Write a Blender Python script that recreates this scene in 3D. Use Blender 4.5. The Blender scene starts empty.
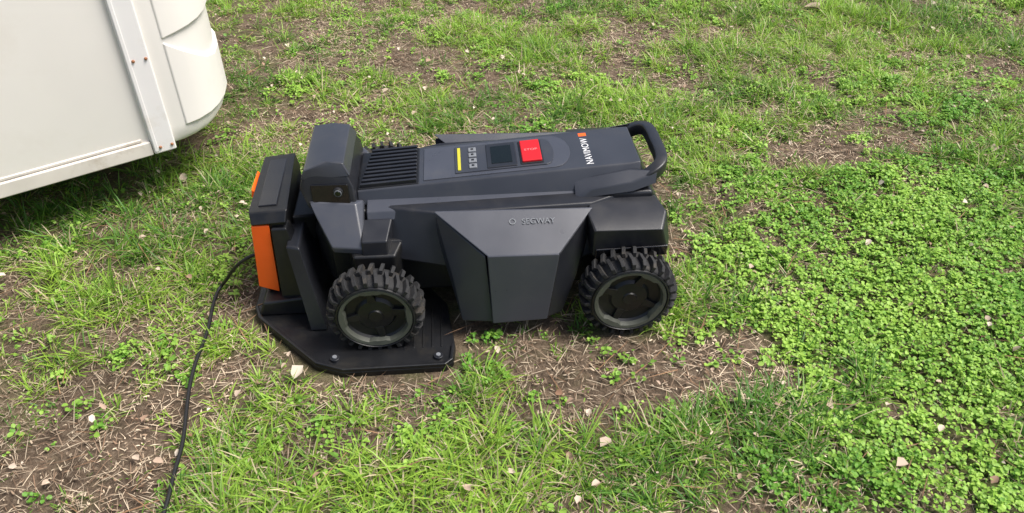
import bpy, bmesh, math
import numpy as np
from mathutils import Vector, Matrix
rng=np.random.default_rng(7)
scene=bpy.context.scene
scene.view_settings.view_transform='Standard'
scene.view_settings.look='None'
scene.view_settings.exposure=0

# ------------------------------------------------------------------ helpers
def link(o,parent=None):
    bpy.context.collection.objects.link(o)
    if parent: o.parent=parent
    return o
def empty(name,loc=(0,0,0),rz=0):
    o=bpy.data.objects.new(name,None); o.location=loc; o.rotation_euler=(0,0,rz); o.empty_display_size=.1
    return link(o)
def mat(name,col,rough=.5,noise=0.0,nscale=30,bump=0.0,bscale=400,metal=0,coat=0,spec=.5,dirt=None,dscale=8,dlo=.52,dhi=.75):
    m=bpy.data.materials.new(name); m.use_nodes=True
    nt=m.node_tree; b=nt.nodes['Principled BSDF']
    b.inputs['Base Color'].default_value=(*col,1); b.inputs['Roughness'].default_value=rough
    b.inputs['Metallic'].default_value=metal; b.inputs['Coat Weight'].default_value=coat
    b.inputs['Specular IOR Level'].default_value=spec
    tc=nt.nodes.new('ShaderNodeTexCoord')
    if noise>0 or dirt:
        n=nt.nodes.new('ShaderNodeTexNoise'); n.inputs['Scale'].default_value=nscale; n.inputs['Detail'].default_value=6
        nt.links.new(tc.outputs['Object'],n.inputs['Vector'])
        r=nt.nodes.new('ShaderNodeValToRGB')
        r.color_ramp.elements[0].position=.3; r.color_ramp.elements[1].position=.7
        r.color_ramp.elements[0].color=(*[c*(1-noise) for c in col],1)
        r.color_ramp.elements[1].color=(*[c*(1+noise) for c in col],1)
        nt.links.new(n.outputs['Fac'],r.inputs['Fac']); out=r.outputs['Color']
        if dirt:
            n2=nt.nodes.new('ShaderNodeTexNoise'); n2.inputs['Scale'].default_value=dscale; n2.inputs['Detail'].default_value=8; n2.inputs['Roughness'].default_value=.7
            nt.links.new(tc.outputs['Object'],n2.inputs['Vector'])
            r2=nt.nodes.new('ShaderNodeValToRGB'); r2.color_ramp.elements[0].position=dlo; r2.color_ramp.elements[1].position=dhi
            nt.links.new(n2.outputs['Fac'],r2.inputs['Fac'])
            mx=nt.nodes.new('ShaderNodeMix'); mx.data_type='RGBA'
            nt.links.new(r2.outputs['Color'],mx.inputs[0]); nt.links.new(out,mx.inputs[6]); mx.inputs[7].default_value=(*dirt,1)
            out=mx.outputs[2]
        nt.links.new(out,b.inputs['Base Color'])
        rr=nt.nodes.new('ShaderNodeMapRange'); rr.inputs[3].default_value=max(rough-.1,0.02); rr.inputs[4].default_value=rough+.12
        nt.links.new(n.outputs['Fac'],rr.inputs[0]); nt.links.new(rr.outputs[0],b.inputs['Roughness'])
    if bump>0:
        n3=nt.nodes.new('ShaderNodeTexNoise'); n3.inputs['Scale'].default_value=bscale; n3.inputs['Detail'].default_value=3
        nt.links.new(tc.outputs['Object'],n3.inputs['Vector'])
        bp=nt.nodes.new('ShaderNodeBump'); bp.inputs['Strength'].default_value=bump; bp.inputs['Distance'].default_value=.001
        nt.links.new(n3.outputs['Fac'],bp.inputs['Height']); nt.links.new(bp.outputs['Normal'],b.inputs['Normal'])
    return m
def finish(name,bm,m,parent,bevel=.003,seg=2,smooth=True,ang=25):
    me=bpy.data.meshes.new(name); bmesh.ops.recalc_face_normals(bm,faces=bm.faces); bm.to_mesh(me); bm.free()
    me.materials.append(m)
    if smooth:
        for p in me.polygons: p.use_smooth=True
    o=link(bpy.data.objects.new(name,me),parent)
    if bevel>0:
        b=o.modifiers.new('b','BEVEL'); b.width=bevel; b.segments=seg; b.limit_method='ANGLE'; b.angle_limit=math.radians(ang); b.harden_normals=True
    elif smooth:
        for p in me.polygons: p.use_smooth=False
    return o
def hull(name,pts,m,parent,bevel=.004,seg=2):
    bm=bmesh.new()
    for p in pts: bm.verts.new(p)
    r=bmesh.ops.convex_hull(bm,input=bm.verts)
    bmesh.ops.delete(bm,geom=[v for v in bm.verts if not v.link_faces],context='VERTS')
    bmesh.ops.dissolve_limit(bm,angle_limit=math.radians(2),verts=bm.verts,edges=bm.edges)
    return finish(name,bm,m,parent,bevel,seg)
def box(name,x0,x1,y0,y1,z0,z1,m,parent,bevel=.003,seg=2):
    return hull(name,[(x,y,z) for x in(x0,x1) for y in(y0,y1) for z in(z0,z1)],m,parent,bevel,seg)
def extr(name,poly,axis,a0,a1,m,parent,bevel=.003):
    bm=bmesh.new()
    def P(p,a):
        return {'y':(p[0],a,p[1]),'z':(p[0],p[1],a),'x':(a,p[0],p[1])}[axis]
    A=[bm.verts.new(P(p,a0)) for p in poly]; B=[bm.verts.new(P(p,a1)) for p in poly]
    bm.faces.new(A); bm.faces.new(B[::-1]); n=len(poly)
    for i in range(n): bm.faces.new((A[i],B[i],B[(i+1)%n],A[(i+1)%n]))
    return finish(name,bm,m,parent,bevel)
def tube(name,pts,r,m,parent=None,res=4,cyc=False,flat=None):
    cu=bpy.data.curves.new(name,'CURVE'); cu.dimensions='3D'; cu.bevel_depth=r; cu.bevel_resolution=res; cu.use_fill_caps=True
    sp=cu.splines.new('NURBS'); sp.points.add(len(pts)-1)
    for i,p in enumerate(pts): sp.points[i].co=(*p,1)
    sp.use_endpoint_u=True; sp.order_u=4; sp.resolution_u=12; sp.use_cyclic_u=cyc
    cu.materials.append(m)
    return link(bpy.data.objects.new(name,cu),parent)

# ------------------------------------------------------------------ terrain height and density fields
def fbm(x,y,sc,seed,octv=4):
    r=np.random.default_rng(seed); out=np.zeros_like(x,dtype=float); amp=1;tot=0
    for o in range(octv):
        g=r.random((64,64)); X=x*sc*2**o+100.3+o*7.1; Y=y*sc*2**o+50.7+o*3.3
        xi=np.floor(X).astype(int); yi=np.floor(Y).astype(int); fx=X-xi; fy=Y-yi
        fx=fx*fx*(3-2*fx); fy=fy*fy*(3-2*fy)
        g00=g[xi%64,yi%64];g10=g[(xi+1)%64,yi%64];g01=g[xi%64,(yi+1)%64];g11=g[(xi+1)%64,(yi+1)%64]
        out+=amp*((g00*(1-fx)+g10*fx)*(1-fy)+(g01*(1-fx)+g11*fx)*fy); tot+=amp; amp*=.6
    return out/tot
AZ=math.radians(4.6); OX,OY=-.0217,1.233
def to_local(x,y):
    dx=x-OX; dy=y-OY
    return math.cos(AZ)*dx+math.sin(AZ)*dy, -math.sin(AZ)*dx+math.cos(AZ)*dy
def height(x,y):
    h=(fbm(x,y,2.2,3,4)-.5)*.07+(fbm(x,y,14,4,3)-.5)*.018
    X,Y=to_local(x,y)
    d=np.hypot(np.maximum(np.abs(X+.08)-.50,0),np.maximum(np.abs(Y-.28)-.38,0))
    w=np.clip(d/.25,0,1); w=w*w*(3-2*w)
    return h*w*np.clip(1.5-np.hypot(x,y-2)/20,0,1)-.004+(1-w)*(fbm(x,y,22,5,3)-.5)*.006
def blobs(x,y,L):
    d=np.zeros_like(x)
    for (bx,by,rx,ry,a) in L:
        d+=a*np.exp(-(((x-bx)/rx)**2+((y-by)/ry)**2))
    return d
GRASS=[(-.207,.86,.33,.085,1.5),(-.42,.86,.12,.06,.9),(.054,.96,.13,.08,1.1),(.53,.99,.14,.10,1.3),(.244,.94,.07,.06,1.2),(-1.02,1.16,.12,.10,.9),
 (-.94,1.62,.38,.17,.7),(.815,2.73,.16,.13,1.7),(.05,2.77,.16,.13,1.6),(.23,2.36,.35,.17,1.0),(-.28,2.36,.22,.12,1.0),(1.64,3.0,.6,.3,.7),(.55,1.95,.2,.2,.8),
 (1.42,1.97,.14,.15,1.3),(-.306,1.03,.09,.05,1.1),(.42,1.37,.15,.15,.6),(-.85,1.9,.4,.2,.6),(1.05,.95,.12,.1,.6),(-.95,1.35,.15,.1,.5),(.55,2.35,.2,.15,.6),(0.9,2.4,.25,.15,.6),(.25,.86,.15,.05,.6),(.10,1.10,.06,.05,.7),(.42,1.14,.05,.05,.7),(-.62,1.22,.06,.05,.6),(-.78,1.0,.06,.05,.6)]
BROWN=[(.27,1.12,.26,.08,.55),(-.64,1.06,.30,.20,.50),(-.92,.88,.2,.15,.8),(.95,2.04,.2,.10,.9),(-.5,2.75,.5,.35,.5),(.46,2.6,.3,.12,.7),(-.1,1.19,.25,.07,.2),(.75,.87,.2,.1,.4),(.45,1.2,.15,.06,.3),(1.0,2.65,.3,.1,.4),(-.75,1.35,.2,.12,.4)]
CLOVER=[(.95,1.62,.36,.32,1.2),(.80,1.27,.26,.17,1.1),(.85,.90,.24,.13,.9),(1.05,1.25,.2,.15,.7),(.52,1.5,.16,.18,.6),(1.3,2.3,.4,.3,.6),(.7,2.1,.25,.2,.4),(1.35,1.6,.2,.3,.5)]
def dens_grass(x,y):
    n=fbm(x,y,4.5,11,5); n2=fbm(x,y,16,12,3)
    d=.42+blobs(x,y,GRASS)-blobs(x,y,BROWN)-.25*blobs(x,y,[(.95,1.6,.3,.3,1),(.76,1.27,.25,.12,.8)])
    d=d+(n-.5)*2.2+(n2-.5)*3.0
    return np.clip(d,0.08,1.4)
def dens_clover(x,y):
    n=fbm(x,y,4.5,21,5); n2=fbm(x,y,18,22,3)
    d=blobs(x,y,CLOVER)-.22+(n-.5)*2.0+(n2-.5)*2.2-blobs(x,y,[(.95,2.04,.15,.07,1),(.27,1.12,.25,.08,.8)])
    return np.clip(d,0,1)
def indock(X,Y,m_=0.0):
    Yc=np.where(Y>.28,.56-Y,Y)
    return (X>-.565-m_)&(X<-.098+m_)&(Yc>-.088-m_)&(Yc-.10+(X+.545)*1.069>-.01-1.4*m_)
def masks(x,y):
    X,Y=to_local(x,y)
    dock=indock(X,Y,.008)
    under=(X>-.12)&(X<.36)&(Y>.02)&(Y<.56)
    wheel=(X>.20)&(X<.34)&(Y>-.02)&(Y<.09)
    nx,ny=-.576,.817
    s=(x+.90)*nx+(y-1.823)*ny
    trail=(s>0.0)&(x<-.84)
    return dock,under,wheel,trail

# ------------------------------------------------------------------ vegetation mesh builder
def build(name,V,faces,col,m,parent=None):
    N,k,_=V.shape
    F=np.array(faces); fl=F.shape[1]
    idx=(np.arange(N)[:,None,None]*k+F[None]).reshape(-1)
    nf=N*len(faces)
    me=bpy.data.meshes.new(name)
    me.vertices.add(N*k); me.vertices.foreach_set('co',V.reshape(-1).astype(np.float32))
    me.loops.add(len(idx)); me.loops.foreach_set('vertex_index',idx.astype(np.int32))
    me.polygons.add(nf); me.polygons.foreach_set('loop_start',np.arange(0,nf*fl,fl,dtype=np.int32))
    me.update(calc_edges=True)
    ca=me.color_attributes.new('tint','FLOAT_COLOR','POINT')
    if col.ndim==2: col=np.repeat(col[:,None,:],k,axis=1)
    c4=np.concatenate([col,np.ones((N,k,1))],axis=2)
    ca.data.foreach_set('color',c4.reshape(-1).astype(np.float32))
    me.materials.append(m)
    return link(bpy.data.objects.new(name,me),parent)
def veg_mat(name,rough=.5,trans=.35,spec=.35):
    m=bpy.data.materials.new(name); m.use_nodes=True; nt=m.node_tree; b=nt.nodes['Principled BSDF']; out=nt.nodes['Material Output']
    a=nt.nodes.new('ShaderNodeAttribute'); a.attribute_name='tint'
    nt.links.new(a.outputs['Color'],b.inputs['Base Color']); b.inputs['Roughness'].default_value=rough; b.inputs['Specular IOR Level'].default_value=spec
    if trans>0:
        t=nt.nodes.new('ShaderNodeBsdfTranslucent'); nt.links.new(a.outputs['Color'],t.inputs['Color'])
        mx=nt.nodes.new('ShaderNodeMixShader'); mx.inputs[0].default_value=trans
        nt.links.new(b.outputs[0],mx.inputs[1]); nt.links.new(t.outputs[0],mx.inputs[2]); nt.links.new(mx.outputs[0],out.inputs['Surface'])
    return m
M_grass=veg_mat('grass_blades',.45,.35,.35); M_leaf=veg_mat('weed_leaves',.5,.3,.35); M_straw=veg_mat('dry_straw',.8,0,.15); M_dl=veg_mat('dead_leaf',.8,.1,.1)

def sample(n,densf,x0,x1,y0,y1,power=1):
    X=[];Y=[];D=[];tot=0
    while tot<n:
        x=rng.uniform(x0,x1,n*2);y=rng.uniform(y0,y1,n*2)
        vis=np.clip(1.25-np.maximum(0,np.abs(x)-(.38+.66*y))*1.6,.12,1)
        d=densf(x,y); keep=rng.random(n*2)*1.2<(d**power)*vis
        X.append(x[keep]);Y.append(y[keep]);D.append(d[keep]);tot+=keep.sum()
    return np.concatenate(X)[:n],np.concatenate(Y)[:n],np.concatenate(D)[:n]

def blades(name,bx,by,L,W,head,elev,curve,col,m,lift=0.0,base_tip_tint=True):
    n=len(bx); z=height(bx,by)+lift
    ts=[0,.33,.68,1.0]; wid=[.75,1.0,.7]
    cen=[];p=np.stack([bx,by,z],1); e=elev.copy()
    cen.append(p.copy())
    for i in range(1,4):
        step=(ts[i]-ts[i-1])*L
        e2=e-curve*(i/3)
        d=np.stack([np.cos(head)*np.cos(e2),np.sin(head)*np.cos(e2),np.sin(e2)],1)
        p=p+d*step[:,None]
        p[:,2]=np.maximum(p[:,2],z+.001)
        cen.append(p.copy())
    tw=rng.uniform(-.7,.7,n)
    side=np.stack([-np.sin(head+tw),np.cos(head+tw),rng.uniform(-.3,.3,n)],1)
    V=np.zeros((n,7,3))
    for i in range(3):
        V[:,2*i]=cen[i]-side*(W*wid[i]/2)[:,None]; V[:,2*i+1]=cen[i]+side*(W*wid[i]/2)[:,None]
    V[:,6]=cen[3]
    faces=[(0,1,3),(0,3,2),(2,3,5),(2,5,4),(4,5,6)]
    C=np.repeat(col[:,None,:],7,axis=1).copy()
    if base_tip_tint:
        C[:,0:2]*=np.array([1.0,.85,.9]); C[:,6]*=1.1; C[:,6,0]*=1.15  # blade base less green, tip paler and yellower
    return build(name,V,faces,C,m)

G0=np.array([.18,.37,.035]);G1=np.array([.36,.55,.075]);G2=np.array([.07,.19,.030]);STRAWC=np.array([.66,.56,.36])
X0,X1,Y0,Y1=-3.2,3.4,.35,4.4
def grass_layer(name,nt,per,Lm,seedoff,power,tuft_r,short=False):
    tx,ty,td=sample(nt,dens_grass,X0,X1,Y0,Y1,power)
    dock,under,wheel,trail=masks(tx,ty)
    keep=~dock&~wheel; keep&=~(trail&(rng.random(len(tx))<.25))
    keep&=~(under&(rng.random(len(tx))<.5))
    tx,ty,td,un=tx[keep],ty[keep],td[keep],under[keep]
    cnt=rng.integers(int(per*.4),int(per*1.6),len(tx))
    I=np.repeat(np.arange(len(tx)),cnt); n=len(I)
    ang=rng.uniform(0,2*np.pi,n); rr=rng.random(n)**.7*tuft_r*(.4+1.2*rng.random(len(tx))[I])
    bx=tx[I]+np.cos(ang)*rr; by=ty[I]+np.sin(ang)*rr
    lean=rng.uniform(0,2*np.pi,len(tx))[I]
    head=np.where(rng.random(n)<.6,ang+rng.normal(0,.6,n),lean+rng.normal(0,.6,n))
    tl=(.5+.9*rng.random(len(tx)))[I]
    L=Lm*tl*rng.uniform(.4,1.2,n)*(.45+.75*np.clip(td[I],0,1.4))
    L=np.where(un[I],np.minimum(L,.03),L)
    W=rng.uniform(.0014,.0040,n)*(1 if not short else .85)
    elev=np.radians(rng.uniform(12,82,n)); curve=rng.uniform(.1,1.4,n)
    f=np.clip((fbm(bx,by,2.5,31+seedoff,4)-.5)*2.8+.5+rng.normal(0,.26,n)+(rng.normal(0,.28,len(tx)))[I],0,1)[:,None]
    col=G2*(1-f)+G1*f
    g=rng.random(n)[:,None]; col=col*(.6+.4*g)+G0*(.4-.4*g)
    s=(rng.random(n)<.10+.15*(1-np.clip(td[I],0,1)))[:,None]
    col=np.where(s,STRAWC*rng.uniform(.6,1.1,(n,1)),col)
    X,Y=to_local(bx,by); ok=~indock(X,Y,.012)
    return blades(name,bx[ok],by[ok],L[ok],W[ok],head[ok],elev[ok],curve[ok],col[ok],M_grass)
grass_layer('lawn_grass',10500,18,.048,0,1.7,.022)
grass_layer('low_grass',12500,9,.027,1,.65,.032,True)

# straw / pine needles
def dens_straw(x,y):
    return np.clip(.85-.25*dens_grass(x,y)-.5*dens_clover(x,y)+(fbm(x,y,5,41,3)-.5)*1.8+.2*blobs(x,y,BROWN),.10,1)
n=145000
sx,sy,_=sample(n,dens_straw,X0,X1,Y0,Y1)
dock,under,wheel,trail=masks(sx,sy); k=~dock&~wheel&~(trail&(rng.random(len(sx))<.6)); sx,sy=sx[k],sy[k]; n=len(sx)
f=rng.random((n,1))
patch=np.clip((fbm(sx,sy,3.2,43,4)-.5)*3+.5,0,1)[:,None]
c=np.array([.70,.58,.42])*f+np.array([.22,.13,.08])*(1-f)
c=c*(.60+.55*patch)*rng.uniform(.7,1.15,(n,1))
L=rng.uniform(.004,.026,n)+(rng.random(n)<.22)*rng.uniform(.01,.05,n)
W=np.where(L<.014,rng.uniform(.0012,.0040,n),rng.uniform(.0008,.0019,n))
dg=dens_grass(sx,sy)
blades('straw_litter',sx,sy,L,W,rng.uniform(0,2*np.pi,n),np.radians(rng.uniform(-6,22,n)),rng.uniform(0,.6,n),c,M_straw,lift=rng.uniform(.001,.009,n)+rng.uniform(0,.010,n)*np.clip(dg,0,1),base_tip_tint=False)
# a few long dark twigs and reddish pine needles
n=1500; x=rng.uniform(-2.4,2.6,n); y=rng.uniform(.7,3.8,n); k=~masks(x,y)[0]&~masks(x,y)[2]; x,y=x[k],y[k]; n=len(x)
f=rng.random((n,1)); c=np.array([.34,.20,.11])*f+np.array([.09,.055,.035])*(1-f)
blades('twigs',x,y,rng.uniform(.04,.12,n),rng.uniform(.0014,.0030,n),rng.uniform(0,6.28,n),np.radians(rng.uniform(-2,12,n)),rng.uniform(0,.3,n),c,M_straw,lift=rng.uniform(.010,.018,n),base_tip_tint=False)

def leaves(name,x,y,z,S,head,tilt,col,m,asp=.42,fold=.15):
    n=len(x)
    o=np.array([(0,0),(.35,1),(.78,.85),(1,0),(.78,-.85),(.35,-1)],float)
    V=np.zeros((n,6,3)); ch,sh=np.cos(head),np.sin(head); ct,st=np.cos(tilt),np.sin(tilt); roll=rng.normal(0,.35,n)
    for i,(a,b) in enumerate(o):
        jit=1 if m is not M_dl else rng.uniform(.6,1.35,n)
        la=(a-.5)*S; lb=b*asp*S*jit; lz=abs(b)*fold*S*jit+ lb*np.sin(roll)
        X=la*ct-lz*st; Z=la*st+lz*ct
        V[:,i,0]=x+X*ch-lb*sh; V[:,i,1]=y+X*sh+lb*ch; V[:,i,2]=z+Z
    return build(name,V,[(0,3,2,1),(0,5,4,3)],col,m)
nt_=21000
cx,cy,cd=sample(nt_,dens_clover,X0,X1,Y0,Y1,1.0)
dock,under,wheel,trail=masks(cx,cy); k=~dock&~wheel&~under&~trail; cx,cy,cd=cx[k],cy[k],cd[k]
cnt=rng.integers(3,9,len(cx)); I=np.repeat(np.arange(len(cx)),cnt); n=len(I)
ang=rng.uniform(0,6.283,n); rad=rng.uniform(.002,.012,n)
x=cx[I]+np.cos(ang)*rad; y=cy[I]+np.sin(ang)*rad
hz=(rng.uniform(.006,.024,len(cx))*(.5+.6*cd))[I]+rng.normal(0,.003,n)
z=height(x,y)+np.maximum(hz,.003)
S=rng.uniform(.0045,.0110,n)
f=np.clip((fbm(x,y,3,51,4)-.5)*2.5+.5+rng.normal(0,.28,n),0,1)[:,None]
c=np.array([.135,.32,.035])*(1-f)+np.array([.38,.59,.095])*f
ok=~masks(x,y)[0]
leaves('clover_patch',x[ok],y[ok],z[ok],S[ok],(ang+rng.normal(0,.3,n))[ok],rng.normal(.0,.35,n)[ok],c[ok],M_leaf)
def dens_w(x,y): return np.clip((fbm(x,y,6,61,4)-.5)*3,0,1)
wx,wy,wd=sample(2600,dens_w,X0,X1,Y0,Y1)
dock,under,wheel,trail=masks(wx,wy); k=~dock&~wheel&~under; wx,wy=wx[k],wy[k]
cnt=rng.integers(4,11,len(wx)); I=np.repeat(np.arange(len(wx)),cnt); n=len(I)
ang=rng.uniform(0,6.283,n); rad=rng.uniform(.004,.018,n)
x=wx[I]+np.cos(ang)*rad; y=wy[I]+np.sin(ang)*rad; z=height(x,y)+rng.uniform(.004,.022,n)
f=rng.random((n,1)); c=np.array([.13,.30,.035])*(1-f)+np.array([.35,.55,.09])*f
ok=~masks(x,y)[0]
leaves('broadleaf_weeds',x[ok],y[ok],z[ok],(rng.uniform(.006,.011,len(wx))[I]*rng.uniform(.8,1.4,n))[ok],ang[ok],rng.normal(.1,.3,n)[ok],c[ok],M_leaf,asp=.36)
# dead leaves
n=900; x=rng.uniform(-2.2,2.4,n); y=rng.uniform(.75,3.5,n)
x[:8]=[-.445,1.27,.73,.88,1.05,.30,-.66,.18]; y[:8]=[1.12,3.22,.9,.86,.83,2.7,.9,.95]
S=rng.uniform(.006,.020,n); S[:3]=[.034,.07,.03]; S[3:110]*=1.45
f=rng.random((n,1)); c=np.array([.72,.62,.50])*f+np.array([.28,.16,.10])*(1-f)
ok=~masks(x,y)[0]&~masks(x,y)[1]
leaves('dead_leaves',x[ok],y[ok],(height(x,y)+rng.uniform(.010,.028,n))[ok],S[ok],rng.uniform(0,6.28,n)[ok],rng.normal(0,.35,n)[ok],c[ok],M_dl,asp=.33,fold=.25)

# ------------------------------------------------------------------ ground sheet
def axis(c0,half,step,far):
    a=list(np.arange(c0-half,c0+half+1e-6,step)); s=step; p=a[-1]; q=a[0]; up=[];dn=[]
    while p<c0+far: s*=1.35; p+=s; q-=s; up.append(p); dn.append(q)
    return np.array(dn[::-1]+a+up)
ax=axis(0,2.6,.016,120); ay=axis(2.1,2.0,.016,120)
GX,GY=np.meshgrid(ax,ay,indexing='ij'); GZ=height(GX,GY)-.0
nx,ny=GX.shape; co=np.stack([GX,GY,GZ],-1).reshape(-1,3)
ii=np.arange(nx*ny).reshape(nx,ny)
q=np.stack([ii[:-1,:-1],ii[1:,:-1],ii[1:,1:],ii[:-1,1:]],-1).reshape(-1)
me=bpy.data.meshes.new('ground'); me.vertices.add(len(co)); me.vertices.foreach_set('co',co.reshape(-1).astype(np.float32))
me.loops.add(len(q)); me.loops.foreach_set('vertex_index',q.astype(np.int32)); nf=len(q)//4
me.polygons.add(nf); me.polygons.foreach_set('loop_start',np.arange(0,nf*4,4,dtype=np.int32)); me.update(calc_edges=True)
me.polygons.foreach_set('use_smooth',np.ones(nf,bool))
gd=np.clip(dens_grass(GX,GY)*.5+dens_clover(GX,GY)*.8,0,1).reshape(-1)
ca=me.color_attributes.new('green','FLOAT_COLOR','POINT'); ca.data.foreach_set('color',np.stack([gd,gd,gd,np.ones_like(gd)],-1).reshape(-1).astype(np.float32))
gm=bpy.data.materials.new('soil'); gm.use_nodes=True; nt=gm.node_tree; b=nt.nodes['Principled BSDF']; b.inputs['Roughness'].default_value=.95; b.inputs['Specular IOR Level'].default_value=.15
tc=nt.nodes.new('ShaderNodeTexCoord')
def noise(sc,det=6,ro=.6):
    n=nt.nodes.new('ShaderNodeTexNoise'); n.inputs['Scale'].default_value=sc; n.inputs['Detail'].default_value=det; n.inputs['Roughness'].default_value=ro
    nt.links.new(tc.outputs['Object'],n.inputs['Vector']); return n.outputs['Fac']
def ramp(f,els):
    r=nt.nodes.new('ShaderNodeValToRGB'); 
    while len(r.color_ramp.elements)<len(els): r.color_ramp.elements.new(.5)
    for e,(p,c) in zip(r.color_ramp.elements,els): e.position=p; e.color=(*c,1)
    nt.links.new(f,r.inputs['Fac']); return r.outputs['Color']
def mixc(f,a,bb):
    m_=nt.nodes.new('ShaderNodeMix'); m_.data_type='RGBA'; nt.links.new(f,m_.inputs[0]); nt.links.new(a,m_.inputs[6]); nt.links.new(bb,m_.inputs[7]); return m_.outputs[2]
soil=ramp(noise(90,8,.75),[(.32,(.040,.026,.019)),(.5,(.16,.11,.078)),(.68,(.42,.33,.24))])
soil2=ramp(noise(11,8,.75),[(.38,(.050,.034,.025)),(.62,(.30,.22,.155))])
s=mixc(noise(6,6,.7),soil,soil2)
gr=ramp(noise(120,6,.7),[(.3,(.05,.065,.02)),(.55,(.13,.15,.05)),(.7,(.30,.29,.14))])
at=nt.nodes.new('ShaderNodeAttribute'); at.attribute_name='green'
fin=mixc(at.outputs['Fac'],s,gr); nt.links.new(fin,b.inputs['Base Color'])
bp=nt.nodes.new('ShaderNodeBump'); bp.inputs['Strength'].default_value=1; bp.inputs['Distance'].default_value=.014
nt.links.new(noise(110,9,.75),bp.inputs['Height']); nt.links.new(bp.outputs['Normal'],b.inputs['Normal'])
me.materials.append(gm); link(bpy.data.objects.new('ground',me))

# ------------------------------------------------------------------ materials
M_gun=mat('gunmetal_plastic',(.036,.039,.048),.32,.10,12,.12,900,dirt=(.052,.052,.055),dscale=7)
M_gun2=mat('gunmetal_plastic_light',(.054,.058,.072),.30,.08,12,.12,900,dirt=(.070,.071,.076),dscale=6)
M_blk=mat('black_plastic',(.007,.0075,.009),.40,.2,20,.25,700,dirt=(.022,.020,.017),dscale=14)
M_char=mat('charcoal_plastic',(.015,.016,.020),.34,.15,20,.2,800,dirt=(.027,.026,.025),dscale=10)
M_gloss=mat('gloss_black',(.005,.005,.006),.12,coat=.6)
M_rub=mat('tyre_rubber',(.015,.015,.016),.75,.25,60,.5,500,dirt=(.065,.053,.038),dscale=22)
M_rim=mat('wheel_rim_grey',(.085,.09,.072),.5,.15,40,.2,500)
M_or=mat('orange_plastic',(.98,.13,.012),.38,.05,20)
M_red=mat('red_button',(.55,.012,.018),.5,spec=.3)
M_yel=mat('yellow_strip',(.50,.46,.03),.5)
M_scr=mat('screen_glass',(.004,.007,.007),.25,spec=.3)
M_wht=mat('white_print',(.7,.7,.7),.6)
M_gry=mat('grey_print',(.17,.18,.195),.6)

# ------------------------------------------------------------------ robot mower
mw=empty('robot_lawn_mower',(OX,OY,0),AZ)
C=.28
def mir(pts): return [(x,2*C-y,z) for x,y,z in pts]
def both(name,pts,m,bevel=.004):
    hull(name,pts,m,mw,bevel); hull(name+'_far',mir(pts),m,mw,bevel)
def sym(name,pts,m,bevel=.004): return hull(name,pts+mir(pts),m,mw,bevel)
sym('chassis',[(-.36,.12,.10),(-.34,.12,.06),(.33,.12,.06),(.345,.12,.15),(-.36,.12,.20),(.34,.12,.20)],M_blk,.006)
sym('mid_body',[(-.24,.11,.16),(-.27,.18,.255),(.30,.11,.17),(.30,.17,.275),(-.10,.09,.14),(.15,.09,.14),(-.12,.13,.262),(.2,.13,.268)],M_char,.006)
bm=bmesh.new(); bmesh.ops.create_cone(bm,cap_ends=True,segments=48,radius1=.165,radius2=.15,depth=.05)
for v in bm.verts: v.co+=Vector((.02,C,.06))
finish('blade_deck',bm,M_blk,mw,.004)
sym('console_beam',[(-.30,.185,.250),(-.30,.200,.280),(.30,.165,.262),(.29,.198,.322),(.322,.196,.305),(.322,.203,.325),(.31,.172,.285)],M_gun,.005)
sym('console_side_rail',[(-.280,.150,.232),(-.280,.160,.250),(-.28,.19,.262),(.30,.142,.245),(.30,.152,.268),(.30,.19,.285),(-.28,.19,.232),(.3,.19,.245)],M_gun2,.003)
def ztop(x): return .280+(x+.30)/.59*.042
SL=math.atan(.042/.59)
def top_box(name,x0,x1,y0,y1,h,m,bevel=.0015,dz=0.0):
    pts=[]
    for x in(x0,x1):
        for y in(y0,y1): pts+=[(x,y,ztop(x)-.003+dz),(x,y,ztop(x)+h+dz)]
    return hull(name,pts,m,mw,bevel)
top_box('vent_tray',-.297,-.165,.203,.357,.002,M_blk)
for i in range(10):
    y=.207+i*.0158
    top_box('vent_rib_%d'%i,-.293+.002*i,-.170,y,y+.0075,.010,M_char,.0015)
pts=[]
for x,y in [(-.155,.212),(-.155,.348)]+[(.135+.04*math.sin(t),C-.068*math.cos(t)) for t in np.linspace(0,math.pi,10)]:
    pts+=[(x,y,ztop(x)-.003),(x,y,ztop(x)+.0022)]
hull('console_panel',pts,M_gun2,mw,.001)
pts=[]
for x,y in [(-.085,.224),(-.085,.336)]+[(.118+.02*math.sin(t),C-.056*math.cos(t)) for t in np.linspace(0,math.pi,8)]:
    pts+=[(x,y,ztop(x)),(x,y,ztop(x)+.0045)]
hull('console_inlay',pts,M_gun,mw,.001)
top_box('status_strip',-.079,-.072,.232,.328,.0065,M_yel,.0008)
for i in range(4):
    top_box('key_%d'%i,-.054,-.036,.236+i*.0235,.253+i*.0235,.0075,M_gry,.002)
    top_box('key_mark_%d'%i,-.048,-.042,.241+i*.0235,.248+i*.0235,.0081,M_blk,.0003)
top_box('screen_bezel',-.014,.053,.229,.331,.0068,M_char,.002)
top_box('screen',-.004,.043,.243,.318,.0078,M_scr,.001)
top_box('stop_button_base',.060,.112,.231,.329,.007,M_blk,.002)
top_box('stop_button',.064,.108,.235,.325,.0115,M_red,.0025)
def text(name,body,size,loc,rot,m,ext=.0003):
    t=bpy.data.curves.new(name,'FONT'); t.body=body; t.size=size; t.extrude=ext; t.align_x='CENTER'; t.align_y='CENTER'; t.materials.append(m); t.space_character=1.05
    o=link(bpy.data.objects.new(name,t),mw); o.location=loc; o.rotation_euler=rot; return o
M_pr=mat('pale_red_print',(.75,.22,.22),.6)
text('stop_lettering','STOP',.012,(.086,C,ztop(.086)+.0119),(0,-SL,0),M_pr,.0002)
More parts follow.
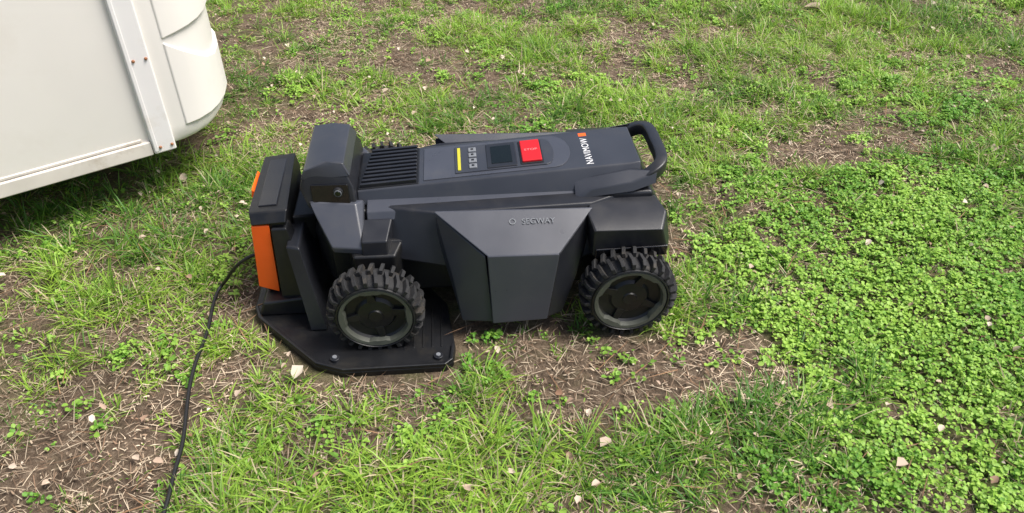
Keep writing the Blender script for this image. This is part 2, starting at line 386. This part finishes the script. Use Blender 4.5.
text('deck_lettering','NAVIMOW',.0225,(.212,C-.014,ztop(.212)+.0012),(-SL,0,math.radians(90)),M_wht)
top_box('deck_badge',.203,.221,.334,.348,.001,M_or,.0003)
hp=[(.19,.176,.258),(.26,.173,.276),(.32,.176,.295),(.350,.184,.310),(.366,.204,.318),(.370,.24,.321),(.370,.28,.321),(.370,.32,.321),(.366,.356,.318),(.350,.376,.310),(.32,.384,.295),(.26,.387,.276),(.19,.384,.258)]
def sweep(name,pts,w,h,m,parent,sub=6):
    P=[Vector(p) for p in pts]; Q=[]
    for i in range(len(P)-1):
        p0=P[max(i-1,0)];p1=P[i];p2=P[i+1];p3=P[min(i+2,len(P)-1)]
        for k in range(sub):
            t=k/sub; Q.append(.5*((2*p1)+(-p0+p2)*t+(2*p0-5*p1+4*p2-p3)*t*t+(-p0+3*p1-3*p2+p3)*t**3))
    Q.append(P[-1]); bm=bmesh.new(); rings=[]
    for i,q in enumerate(Q):
        d=(Q[min(i+1,len(Q)-1)]-Q[max(i-1,0)]).normalized(); s=d.cross(Vector((0,0,1))).normalized(); u=s.cross(d)
        r=[]
        for k in range(20):
            a=2*math.pi*k/20; ca,sa=math.cos(a),math.sin(a)
            r.append(bm.verts.new(q+s*(w*math.copysign(abs(ca)**.35,ca))+u*(h*math.copysign(abs(sa)**.35,sa))))
        rings.append(r)
    for a,b_ in zip(rings,rings[1:]):
        for k in range(20): bm.faces.new((a[k],a[(k+1)%20],b_[(k+1)%20],b_[k]))
    bm.faces.new(rings[0]); bm.faces.new(rings[-1][::-1])
    o=finish(name,bm,m,parent,0,smooth=False)
    for p in o.data.polygons: p.use_smooth=True
    return o
sweep('handle',hp,.0135,.014,M_char,mw)
both('rear_fender',[(.19,.10,.262),(.20,.06,.245),(.345,.055,.245),(.362,.10,.262),(.20,.06,.178),(.365,.065,.178),(.37,.08,.20),(.21,.19,.27),(.34,.19,.27),(.2,.12,.15),(.36,.12,.15),(.2,.19,.15),(.355,.19,.15)],M_char,.005)
both('rear_fender_gloss',[(.205,.056,.172),(.362,.059,.172),(.205,.056,.198),(.363,.059,.198),(.205,.10,.198),(.363,.10,.198),(.205,.1,.172),(.36,.1,.172)],M_gloss,.003)
sym('rear_body',[(.30,.14,.10),(.365,.16,.12),(.372,.16,.22),(.34,.15,.280),(.25,.15,.280),(.25,.14,.10)],M_char,.008)
both('handle_cheek',[(.17,.150,.262),(.29,.146,.278),(.352,.158,.294),(.354,.170,.318),(.30,.185,.318),(.17,.19,.292),(.20,.156,.285),(.29,.155,.300)],M_gun,.005)
both('side_panel_upper',[(-.137,.115,.276),(.205,.115,.268),(.122,.028,.212),(-.026,.028,.215),(-.10,.14,.255),(.19,.14,.25),(.10,.06,.19),(-.01,.06,.19)],M_gun2,.003)
both('side_panel_lower',[(-.028,.0275,.2165),(.124,.0275,.2135),(.100,.010,.048),(-.020,.008,.045),(-.02,.07,.215),(.12,.07,.21),(.09,.06,.045),(-.01,.06,.045)],M_gun2,.003)
both('side_panel_front',[(-.132,.118,.268),(-.031,.032,.212),(-.018,.014,.045),(-.085,.022,.045),(-.098,.050,.125),(-.13,.12,.2),(-.01,.12,.05),(-.02,.13,.24),(-.07,.1,.045)],M_gun,.003)  # solid front facet of the skirt, in the darker gunmetal plastic
both('side_panel_rear',[(.205,.118,.264),(.124,.032,.210),(.101,.014,.05),(.135,.03,.05),(.165,.06,.12),(.20,.12,.18),(.10,.12,.05),(.11,.13,.24)],M_char,.003)
text('side_lettering','SEGWAY',.017,(.085,.0898,.2565),(math.radians(33),0,0),M_gry,.0006)
text('side_mark','O',.019,(.030,.0898,.2570),(math.radians(33),0,0),M_gry,.0006)
sym('front_bumper',[(-.37,.15,.07),(-.395,.18,.10),(-.40,.18,.20),(-.37,.17,.25),(-.28,.17,.25),(-.28,.13,.07)],M_blk,.008)
both('front_shoulder',[(-.400,.165,.282),(-.300,.160,.274),(-.352,.095,.208),(-.286,.088,.205),(-.352,.097,.192),(-.286,.090,.188),(-.38,.19,.25),(-.285,.2,.25),(-.395,.19,.26),(-.285,.18,.27)],M_gun2,.004)
both('wheel_arch_front',[(-.290,.09,.222),(-.235,.09,.222),(-.290,.08,.162),(-.235,.08,.162),(-.29,.15,.24),(-.225,.15,.24),(-.29,.15,.15),(-.23,.15,.15)],M_char,.004)
both('front_axle_arm',[(-.31,.08,.19),(-.22,.08,.19),(-.30,.08,.09),(-.23,.08,.09),(-.33,.14,.2),(-.2,.14,.2),(-.33,.14,.07),(-.2,.14,.07)],M_blk,.006)
both('rear_axle_arm',[(.22,.08,.16),(.31,.08,.16),(.23,.08,.08),(.30,.08,.08),(.2,.14,.16),(.33,.14,.16),(.2,.14,.07),(.33,.14,.07)],M_blk,.006)
sym('sensor_head',[(-.400,.165,.262),(-.416,.180,.305),(-.402,.183,.344),(-.350,.196,.355),(-.322,.194,.349),(-.302,.176,.305),(-.299,.165,.262)],M_char,.0035)
sym('sensor_head_cap',[(-.410,.179,.326),(-.401,.181,.348),(-.355,.194,.360),(-.319,.194,.354),(-.306,.184,.328)],M_gun,.003)
both('sensor_window',[(-.390,.163,.268),(-.310,.161,.268),(-.312,.171,.318),(-.392,.174,.318),(-.372,.2,.27),(-.312,.2,.27)],M_gloss,.003)
def cyl(name,c_,r1,r2,y0,y1,m,parent,seg=32,bevel=.001):
    bm=bmesh.new(); bmesh.ops.create_cone(bm,cap_ends=True,segments=seg,radius1=r1,radius2=r2,depth=y1-y0)
    for v in bm.verts:
        x,y,z=v.co; v.co=Vector((c_[0]+x,(y0+y1)/2+z,c_[1]+y))
    return finish(name,bm,m,parent,bevel,ang=40)
cyl('camera_lens_ring',(-.334,.300),.0105,.0105,.1620,.19,M_char,mw)
cyl('camera_lens_trim',(-.334,.300),.0080,.0080,.1608,.19,M_gry,mw)
cyl('camera_lens',(-.334,.300),.0062,.0062,.1598,.19,M_gloss,mw)
def wheel(name,cx,y0,R,far=False):
    w=empty(name); w.parent=mw
    if far: w.location=(cx,2*C-y0,R); w.rotation_euler=(0,0,math.pi)
    else: w.location=(cx,y0,R)
    W=.068; s=R/.103
    prof=[(.078,.010),(.082,.003),(.086,.003),(.089,.008),(.0915,.016),(.093,W/2),(.0915,W-.016),(.088,W-.008),(.082,W-.003),(.06,W-.003)]
    bm=bmesh.new(); N=64; rings=[]
    for r,y in prof: rings.append([bm.verts.new((r*s*math.cos(2*math.pi*i/N),y,r*s*math.sin(2*math.pi*i/N))) for i in range(N)])
    for a,b_ in zip(rings,rings[1:]):
        for i in range(N): bm.faces.new((a[i],a[(i+1)%N],b_[(i+1)%N],b_[i]))
    bm.faces.new(rings[-1][::-1])
    o=finish('tyre',bm,M_rub,w,0,smooth=False)
    for p in o.data.polygons: p.use_smooth=len(p.vertices)<5
    bm=bmesh.new(); NL=27
    for row in range(2):
        for i in range(NL):
            a0=2*math.pi*(i+.5*row)/NL; vs=[]
            for (y,da,rl,rh,hw) in ([(.001,-.01,.085,.0975,.046),(.012,0,.088,.1040,.046),(.034,.04,.088,.1040,.042)] if row==0 else [(W-.001,-.01,.085,.0975,.046),(W-.012,0,.088,.1040,.046),(W-.034,.04,.088,.1040,.042)]):
                for (sg,rr) in ((-1,rl),(1,rl),(1,rh),(-1,rh)):
                    a=a0+da+sg*hw*(1 if rr==rl else .86)
                    vs.append(bm.verts.new((rr*s*math.cos(a),y,rr*s*math.sin(a))))
            for j in range(2):
                A=vs[4*j:4*j+4];B=vs[4*j+4:4*j+8]
                for k in range(4): bm.faces.new((A[k],A[(k+1)%4],B[(k+1)%4],B[k]))
            bm.faces.new(vs[0:4]); bm.faces.new(vs[8:12])
    finish('tread_lugs',bm,M_rub,w,.0009,1)
    def lathe(nm,prof,m,N=48,modf=None):
        bm=bmesh.new(); rings=[]
        for j,(r,y) in enumerate(prof):
            rings.append([bm.verts.new(((r*s+(modf(i,j) if modf else 0))*math.cos(2*math.pi*i/N),y,(r*s+(modf(i,j) if modf else 0))*math.sin(2*math.pi*i/N))) for i in range(N)])
        for a,b_ in zip(rings,rings[1:]):
            for i in range(N): bm.faces.new((a[i],a[(i+1)%N],b_[(i+1)%N],b_[i]))
        if prof[-1][0]<.03: bm.faces.new(rings[-1])
        o=finish(nm,bm,m,w,0,smooth=False)
        for p in o.data.polygons: p.use_smooth=True
        md=o.modifiers.new('e','EDGE_SPLIT'); md.split_angle=math.radians(35)
        return o
    lathe('rim_outer',[(.0845,.006),(.083,-.001),(.0805,-.002),(.078,.002)],M_blk)
    lathe('rim_ring',[(.0795,.003),(.077,-.001),(.0705,.000),(.067,.010)],M_rim,48,lambda i,j:(-.0050*s if (i%12 in (0,1,2,3)) and j>=2 else 0))
    lathe('hub_dish',[(.073,.006),(.064,.016),(.044,.018),(.038,.012),(.016,.009),(.014,.006),(.012,.006)],M_blk)
    bm=bmesh.new()
    for i in range(4):
        a=2*math.pi*i/4+.3; ca,sa=math.cos(a),math.sin(a)
        v=[]
        for (r,t,y) in ((.034,-.010,.011),(.064,-.006,.009),(.064,.006,.009),(.034,.010,.011)):
            v.append(bm.verts.new((s*(r*ca-t*sa),y,s*(r*sa+t*ca))))
        v2=[bm.verts.new((q.co.x,.020,q.co.z)) for q in v]
        bm.faces.new(v)
        for k in range(4): bm.faces.new((v[k],v2[k],v2[(k+1)%4],v[(k+1)%4]))
    finish('hub_spokes',bm,M_blk,w,.001,1)
    w.rotation_euler[1]=rng.uniform(0,1)
    return w
wheel('front_wheel',-.266,-.018,.102); wheel('rear_wheel',.276,-.008,.104)
wheel('front_wheel_far',-.266,.0,.102,True); wheel('rear_wheel_far',.276,.0,.104,True)

# ------------------------------------------------------------------ charging dock
dk=empty('charging_dock',(OX,OY,0),AZ)
half=[(-.56,.28),(-.56,.14),(-.545,.10),(-.40,-.055),(-.34,-.080),(-.125,-.080),(-.108,-.065),(-.103,-.02),(-.118,.12),(-.16,.19),(-.16,.28)]
outline=half+[(x,2*C-y) for x,y in half[::-1][1:-1]]
extr('base_plate',outline,'z',-.006,.012,M_blk,dk,.004)
def lip(name,seg,zz=.026,w=.008):
    for i,(p,q) in enumerate(zip(seg,seg[1:])):
        p=Vector((*p,0));q=Vector((*q,0)); d=(q-p).normalized(); nrm=Vector((-d.y,d.x,0))
        p2=p-d*.001;q2=q+d*.001
        hull(name+'_%d'%i,[(*(a+nrm*s_).xy,z) for a in(p2,q2) for s_ in(.001,w+.001) for z in(.008,zz)],M_blk,dk,.0025)
lip('lip',half[1:8],.019); lip('lip_far',[(x,2*C-y) for x,y in half[1:8]][::-1],.019)
for i in range(5):
    box('tray_rib_%d'%i,-.215+.02*i,-.211+.02*i,-.02,.11,.011,.0140,M_blk,dk,.001)
for X_,Y_ in ((-.14,-.050),(-.36,-.040)):
    bm=bmesh.new(); bmesh.ops.create_cone(bm,cap_ends=True,segments=24,radius1=.011,radius2=.010,depth=.006)
    for v in bm.verts: v.co+=Vector((X_,Y_,.015))
    finish('screw_boss',bm,M_char,dk,.001)
    bm=bmesh.new(); bmesh.ops.create_cone(bm,cap_ends=True,segments=16,radius1=.005,radius2=.005,depth=.003)
    for v in bm.verts: v.co+=Vector((X_,Y_,.0192))
    finish('screw',bm,M_gry,dk,.0005)
def dhull(n_,pts,m,b_=.004,sy=False):
    return hull(n_,pts+(mir(pts) if sy else []),m,dk,b_)
ty0,ty1=.15,.39
dhull('tower',[(-.525,ty0+.004,.05),(-.525,ty0+.004,.25),(-.455,ty0+.004,.25),(-.445,ty0+.004,.05),(-.525,ty1,.05),(-.525,ty1,.25),(-.455,ty1,.25),(-.445,ty1,.05)],M_blk,.005)
dhull('tower_cap',[(-.524,ty0-.006,.238),(-.450,ty0-.006,.242),(-.528,ty0+.01,.262),(-.446,ty0+.01,.266),(-.532,ty1+.005,.262),(-.46,ty1+.005,.270),(-.530,ty1,.235),(-.452,ty1,.235)],M_blk,.004)
dhull('tower_cap_recess',[(-.510,ty0+.03,.26),(-.470,ty0+.03,.262),(-.515,ty1-.02,.26),(-.475,ty1-.02,.262),(-.510,ty0+.03,.266),(-.470,ty0+.03,.269),(-.515,ty1-.02,.266),(-.475,ty1-.02,.270)],M_char,.002)
dhull('orange_panel',[(-.525,ty0-.003,.236),(-.487,ty0-.003,.236),(-.540,ty0-.004,.070),(-.496,ty0-.008,.055),(-.535,ty1,.236),(-.545,ty1,.07),(-.50,ty0+.03,.05),(-.5,ty0+.03,.236)],M_or,.003)
dhull('orange_tab',[(-.540,ty1-.13,.258),(-.540,ty1-.05,.258),(-.544,ty1-.13,.235),(-.544,ty1-.05,.235),(-.52,ty1-.13,.235),(-.52,ty1-.05,.235)],M_or,.002)
dhull('tower_bracket',[(-.485,ty0-.006,.23),(-.452,ty0-.006,.23),(-.490,ty0-.03,.012),(-.40,ty0-.04,.012),(-.485,ty0+.03,.23),(-.45,ty0+.03,.23),(-.49,ty0+.03,.012),(-.40,ty0+.03,.012),(-.43,ty0-.01,.12)],M_blk,.005)
dhull('guide_wall',[(-.455,.12,.20),(-.425,.11,.20),(-.42,.05,.012),(-.385,.05,.012),(-.455,.45,.20),(-.425,.45,.20),(-.42,.5,.012),(-.385,.5,.012)],M_char,.005)
dhull('tower_foot',[(-.545,.11,.012),(-.53,.11,.05),(-.44,.11,.06),(-.40,.11,.012),(-.545,.45,.012),(-.53,.45,.05),(-.44,.45,.06),(-.40,.45,.012)],M_blk,.006)
dhull('contact_head',[(-.45,.2,.14),(-.40,.22,.15),(-.45,.36,.14),(-.40,.34,.15),(-.45,.2,.22),(-.40,.22,.21),(-.45,.36,.22),(-.40,.34,.21)],M_blk,.005)
M_cab=mat('cable_rubber',(.008,.008,.009),.5)
cp=[(-.545,1.36,.150),(-.575,1.345,.157),(-.63,1.35,.11),(-.665,1.385,.045),(-.690,1.40,.018),(-.690,1.34,.014),(-.668,1.24,.020),(-.670,1.17,.022),(-.662,1.09,.020),(-.640,1.0,.022),(-.622,.93,.026),(-.618,.87,.024),(-.603,.80,.022),(-.60,.65,.02),(-.64,.45,.015),(-.7,.2,.01)]
cp2=[]
for i,(x,y,z) in enumerate(cp):
    if i>=4: z=float(height(np.array([x]),np.array([y]))[0])+.026
    cp2.append((x,y,z))
tube('power_cable',cp2,.0040,M_cab)

# ------------------------------------------------------------------ camper trailer
M_tw=mat('trailer_white',(.83,.80,.745),.40,.03,3,dirt=(.77,.73,.66),dscale=2.5)
M_tt=mat('trailer_trim',(.87,.85,.83),.35,.03,6,dirt=(.74,.69,.61),dscale=9)
M_ts=mat('trailer_skirt',(.74,.69,.62),.5,.08,8,dirt=(.50,.43,.34),dscale=12)
M_rust=mat('rusty_screw',(.30,.13,.06),.7)
tr=empty('camper_trailer')
d=Vector((.817,.576,0)); nrm=Vector((.576,-.817,0))
c0=Vector((-.90,1.823,0))
Z0=.15
planA=[c0-d*2.6,c0]
corner=[Vector(p) for p in [(-.872,1.846,0),(-.850,1.878,0),(-.834,1.92,0),(-.828,1.965,0),(-.829,2.02,0),(-.842,2.09,0),(-.875,2.18,0),(-.935,2.28,0),(-1.03,2.40,0),(-1.16,2.50,0)]]
back=[Vector((-1.45,2.58,0)),Vector((-1.8,2.52,0)),c0-d*2.6+Vector((-.82,1.16,0))*.8]
plan=planA+corner+back
bm=bmesh.new()
levels=[(.045,Z0+.004),(.016,Z0+.010),(.004,Z0+.028),(0,Z0+.06),(0,.5),(0,1.2),(.03,1.55),(.12,1.68),(.3,1.72)]
cen=sum(plan,Vector())/len(plan); rings=[]
for ins,z in levels:
    r=[]
    for p in plan:
        q=p+(cen-p).normalized()*ins; r.append(bm.verts.new((q.x,q.y,z)))
    rings.append(r)
n_=len(plan)
for a,b_ in zip(rings,rings[1:]):
    for i in range(n_): bm.faces.new((a[i],a[(i+1)%n_],b_[(i+1)%n_],b_[i]))
bm.faces.new(rings[0][::-1]); bm.faces.new(rings[-1])
finish('shell',bm,M_tw,tr,.008,3,ang=30)
def onside(s_,out,z):
    p=c0-d*s_+nrm*out; return (p.x,p.y,z)
def sidebox(name,s0,s1,o0,o1,z0,z1,m,bev=.004):
    hull(name,[onside(s_,o_,z_) for s_ in(s0,s1) for o_ in(o0,o1) for z_ in(z0,z1)],m,tr,bev)
sidebox('corner_strip',.004,.062,-.01,.012,Z0+.002,1.5,M_tt,.005)
sidebox('corner_strip_ridge',.050,.060,.008,.014,Z0+.01,1.5,M_tt,.002)
sidebox('lower_rail',.063,2.55,-.02,.008,Z0+.000,Z0+.040,M_ts,.004)
sidebox('panel_seam',.082,2.5,-.01,.003,Z0+.042,Z0+.050,M_ts,.002)
for zz in (Z0+.02,Z0+.26,Z0+.50):
    for ss in (.014,.044):
        bm=bmesh.new(); bmesh.ops.create_icosphere(bm,subdivisions=2,radius=.0042)
        p=Vector(onside(ss,.0125,zz))
        for v in bm.verts: v.co=v.co+p
        finish('screw',bm,M_rust,tr,0,smooth=False)
def corner_patch(name,i0,i1,z0,z1,out,m,bev=.006):
    P=corner[i0:i1+1]; bm=bmesh.new(); A=[];B=[];A2=[];B2=[]
    for k,p in enumerate(P):
        t=(corner[min(i0+k+1,len(corner)-1)]-corner[max(i0+k-1,0)]).normalized(); nn=Vector((t.y,-t.x,0))
        o_=p+nn*out[k]; i_=p-nn*.02
        A.append(bm.verts.new((o_.x,o_.y,z0[k])));B.append(bm.verts.new((o_.x,o_.y,z1[k])));A2.append(bm.verts.new((i_.x,i_.y,z0[k])));B2.append(bm.verts.new((i_.x,i_.y,z1[k])))
    for k in range(len(P)-1):
        bm.faces.new((A[k],A[k+1],B[k+1],B[k])); bm.faces.new((A2[k],B2[k],B2[k+1],A2[k+1])); bm.faces.new((B[k],B[k+1],B2[k+1],B2[k])); bm.faces.new((A[k],A2[k],A2[k+1],A[k+1]))
    bm.faces.new((A[0],B[0],B2[0],A2[0])); bm.faces.new((A[-1],A2[-1],B2[-1],B[-1]))
    finish(name,bm,m,tr,bev,3,ang=50)
oo=[.004,.008,.010,.011,.011,.010,.008,.004,.0005]
corner_patch('lower_moulding',0,8,[Z0+.055]*9,[Z0+z for z in(.285,.255,.225,.200,.185,.18,.18,.18,.18)],oo,M_tw,.005)
corner_patch('upper_moulding',0,8,[Z0+z for z in(.292,.298,.300,.300,.300,.30,.30,.30,.30)],[Z0+.9]*9,oo,M_tw,.005)
M_tyr=mat('trailer_tyre',(.02,.02,.02),.8)
for ss in (1.1,1.45):
    p=c0-d*ss-nrm*.16
    bm=bmesh.new(); bmesh.ops.create_cone(bm,cap_ends=True,segments=40,radius1=.19,radius2=.19,depth=.12)
    bmesh.ops.rotate(bm,verts=bm.verts,matrix=Matrix.Rotation(math.pi/2,3,'X'))
    bmesh.ops.rotate(bm,verts=bm.verts,matrix=Matrix.Rotation(math.atan2(d.y,d.x),3,'Z'))
    for v in bm.verts: v.co+=Vector((p.x,p.y,.185))
    finish('road_wheel',bm,M_tyr,tr,.02,3)

# ------------------------------------------------------------------ light and camera
w=bpy.data.worlds.new('World'); scene.world=w; w.use_nodes=True; nt=w.node_tree
bg=nt.nodes['Background']; sk=nt.nodes.new('ShaderNodeTexSky'); sk.sky_type='NISHITA'; sk.sun_disc=False
EL,AZS=math.radians(60),math.radians(92)
sk.sun_elevation=EL; sk.sun_rotation=AZS; sk.dust_density=4; sk.air_density=1.0; sk.ozone_density=1.0
nt.links.new(sk.outputs[0],bg.inputs[0]); bg.inputs[1].default_value=.15
sd=bpy.data.lights.new('sun','SUN'); sd.energy=4.9; sd.angle=math.radians(28); sd.color=(1,.968,.92)
so=link(bpy.data.objects.new('sun',sd))
dirv=Vector((math.sin(AZS)*math.cos(EL),math.cos(AZS)*math.cos(EL),math.sin(EL)))
so.rotation_euler=dirv.to_track_quat('Z','Y').to_euler()
cam=bpy.data.cameras.new('camera'); co_=link(bpy.data.objects.new('camera',cam)); co_.location=(0,0,1.2)
co_.rotation_euler=(math.radians(52),0,0); cam.sensor_width=36; cam.lens=36*773/1024; cam.clip_end=500; cam.clip_start=.05
scene.camera=co_
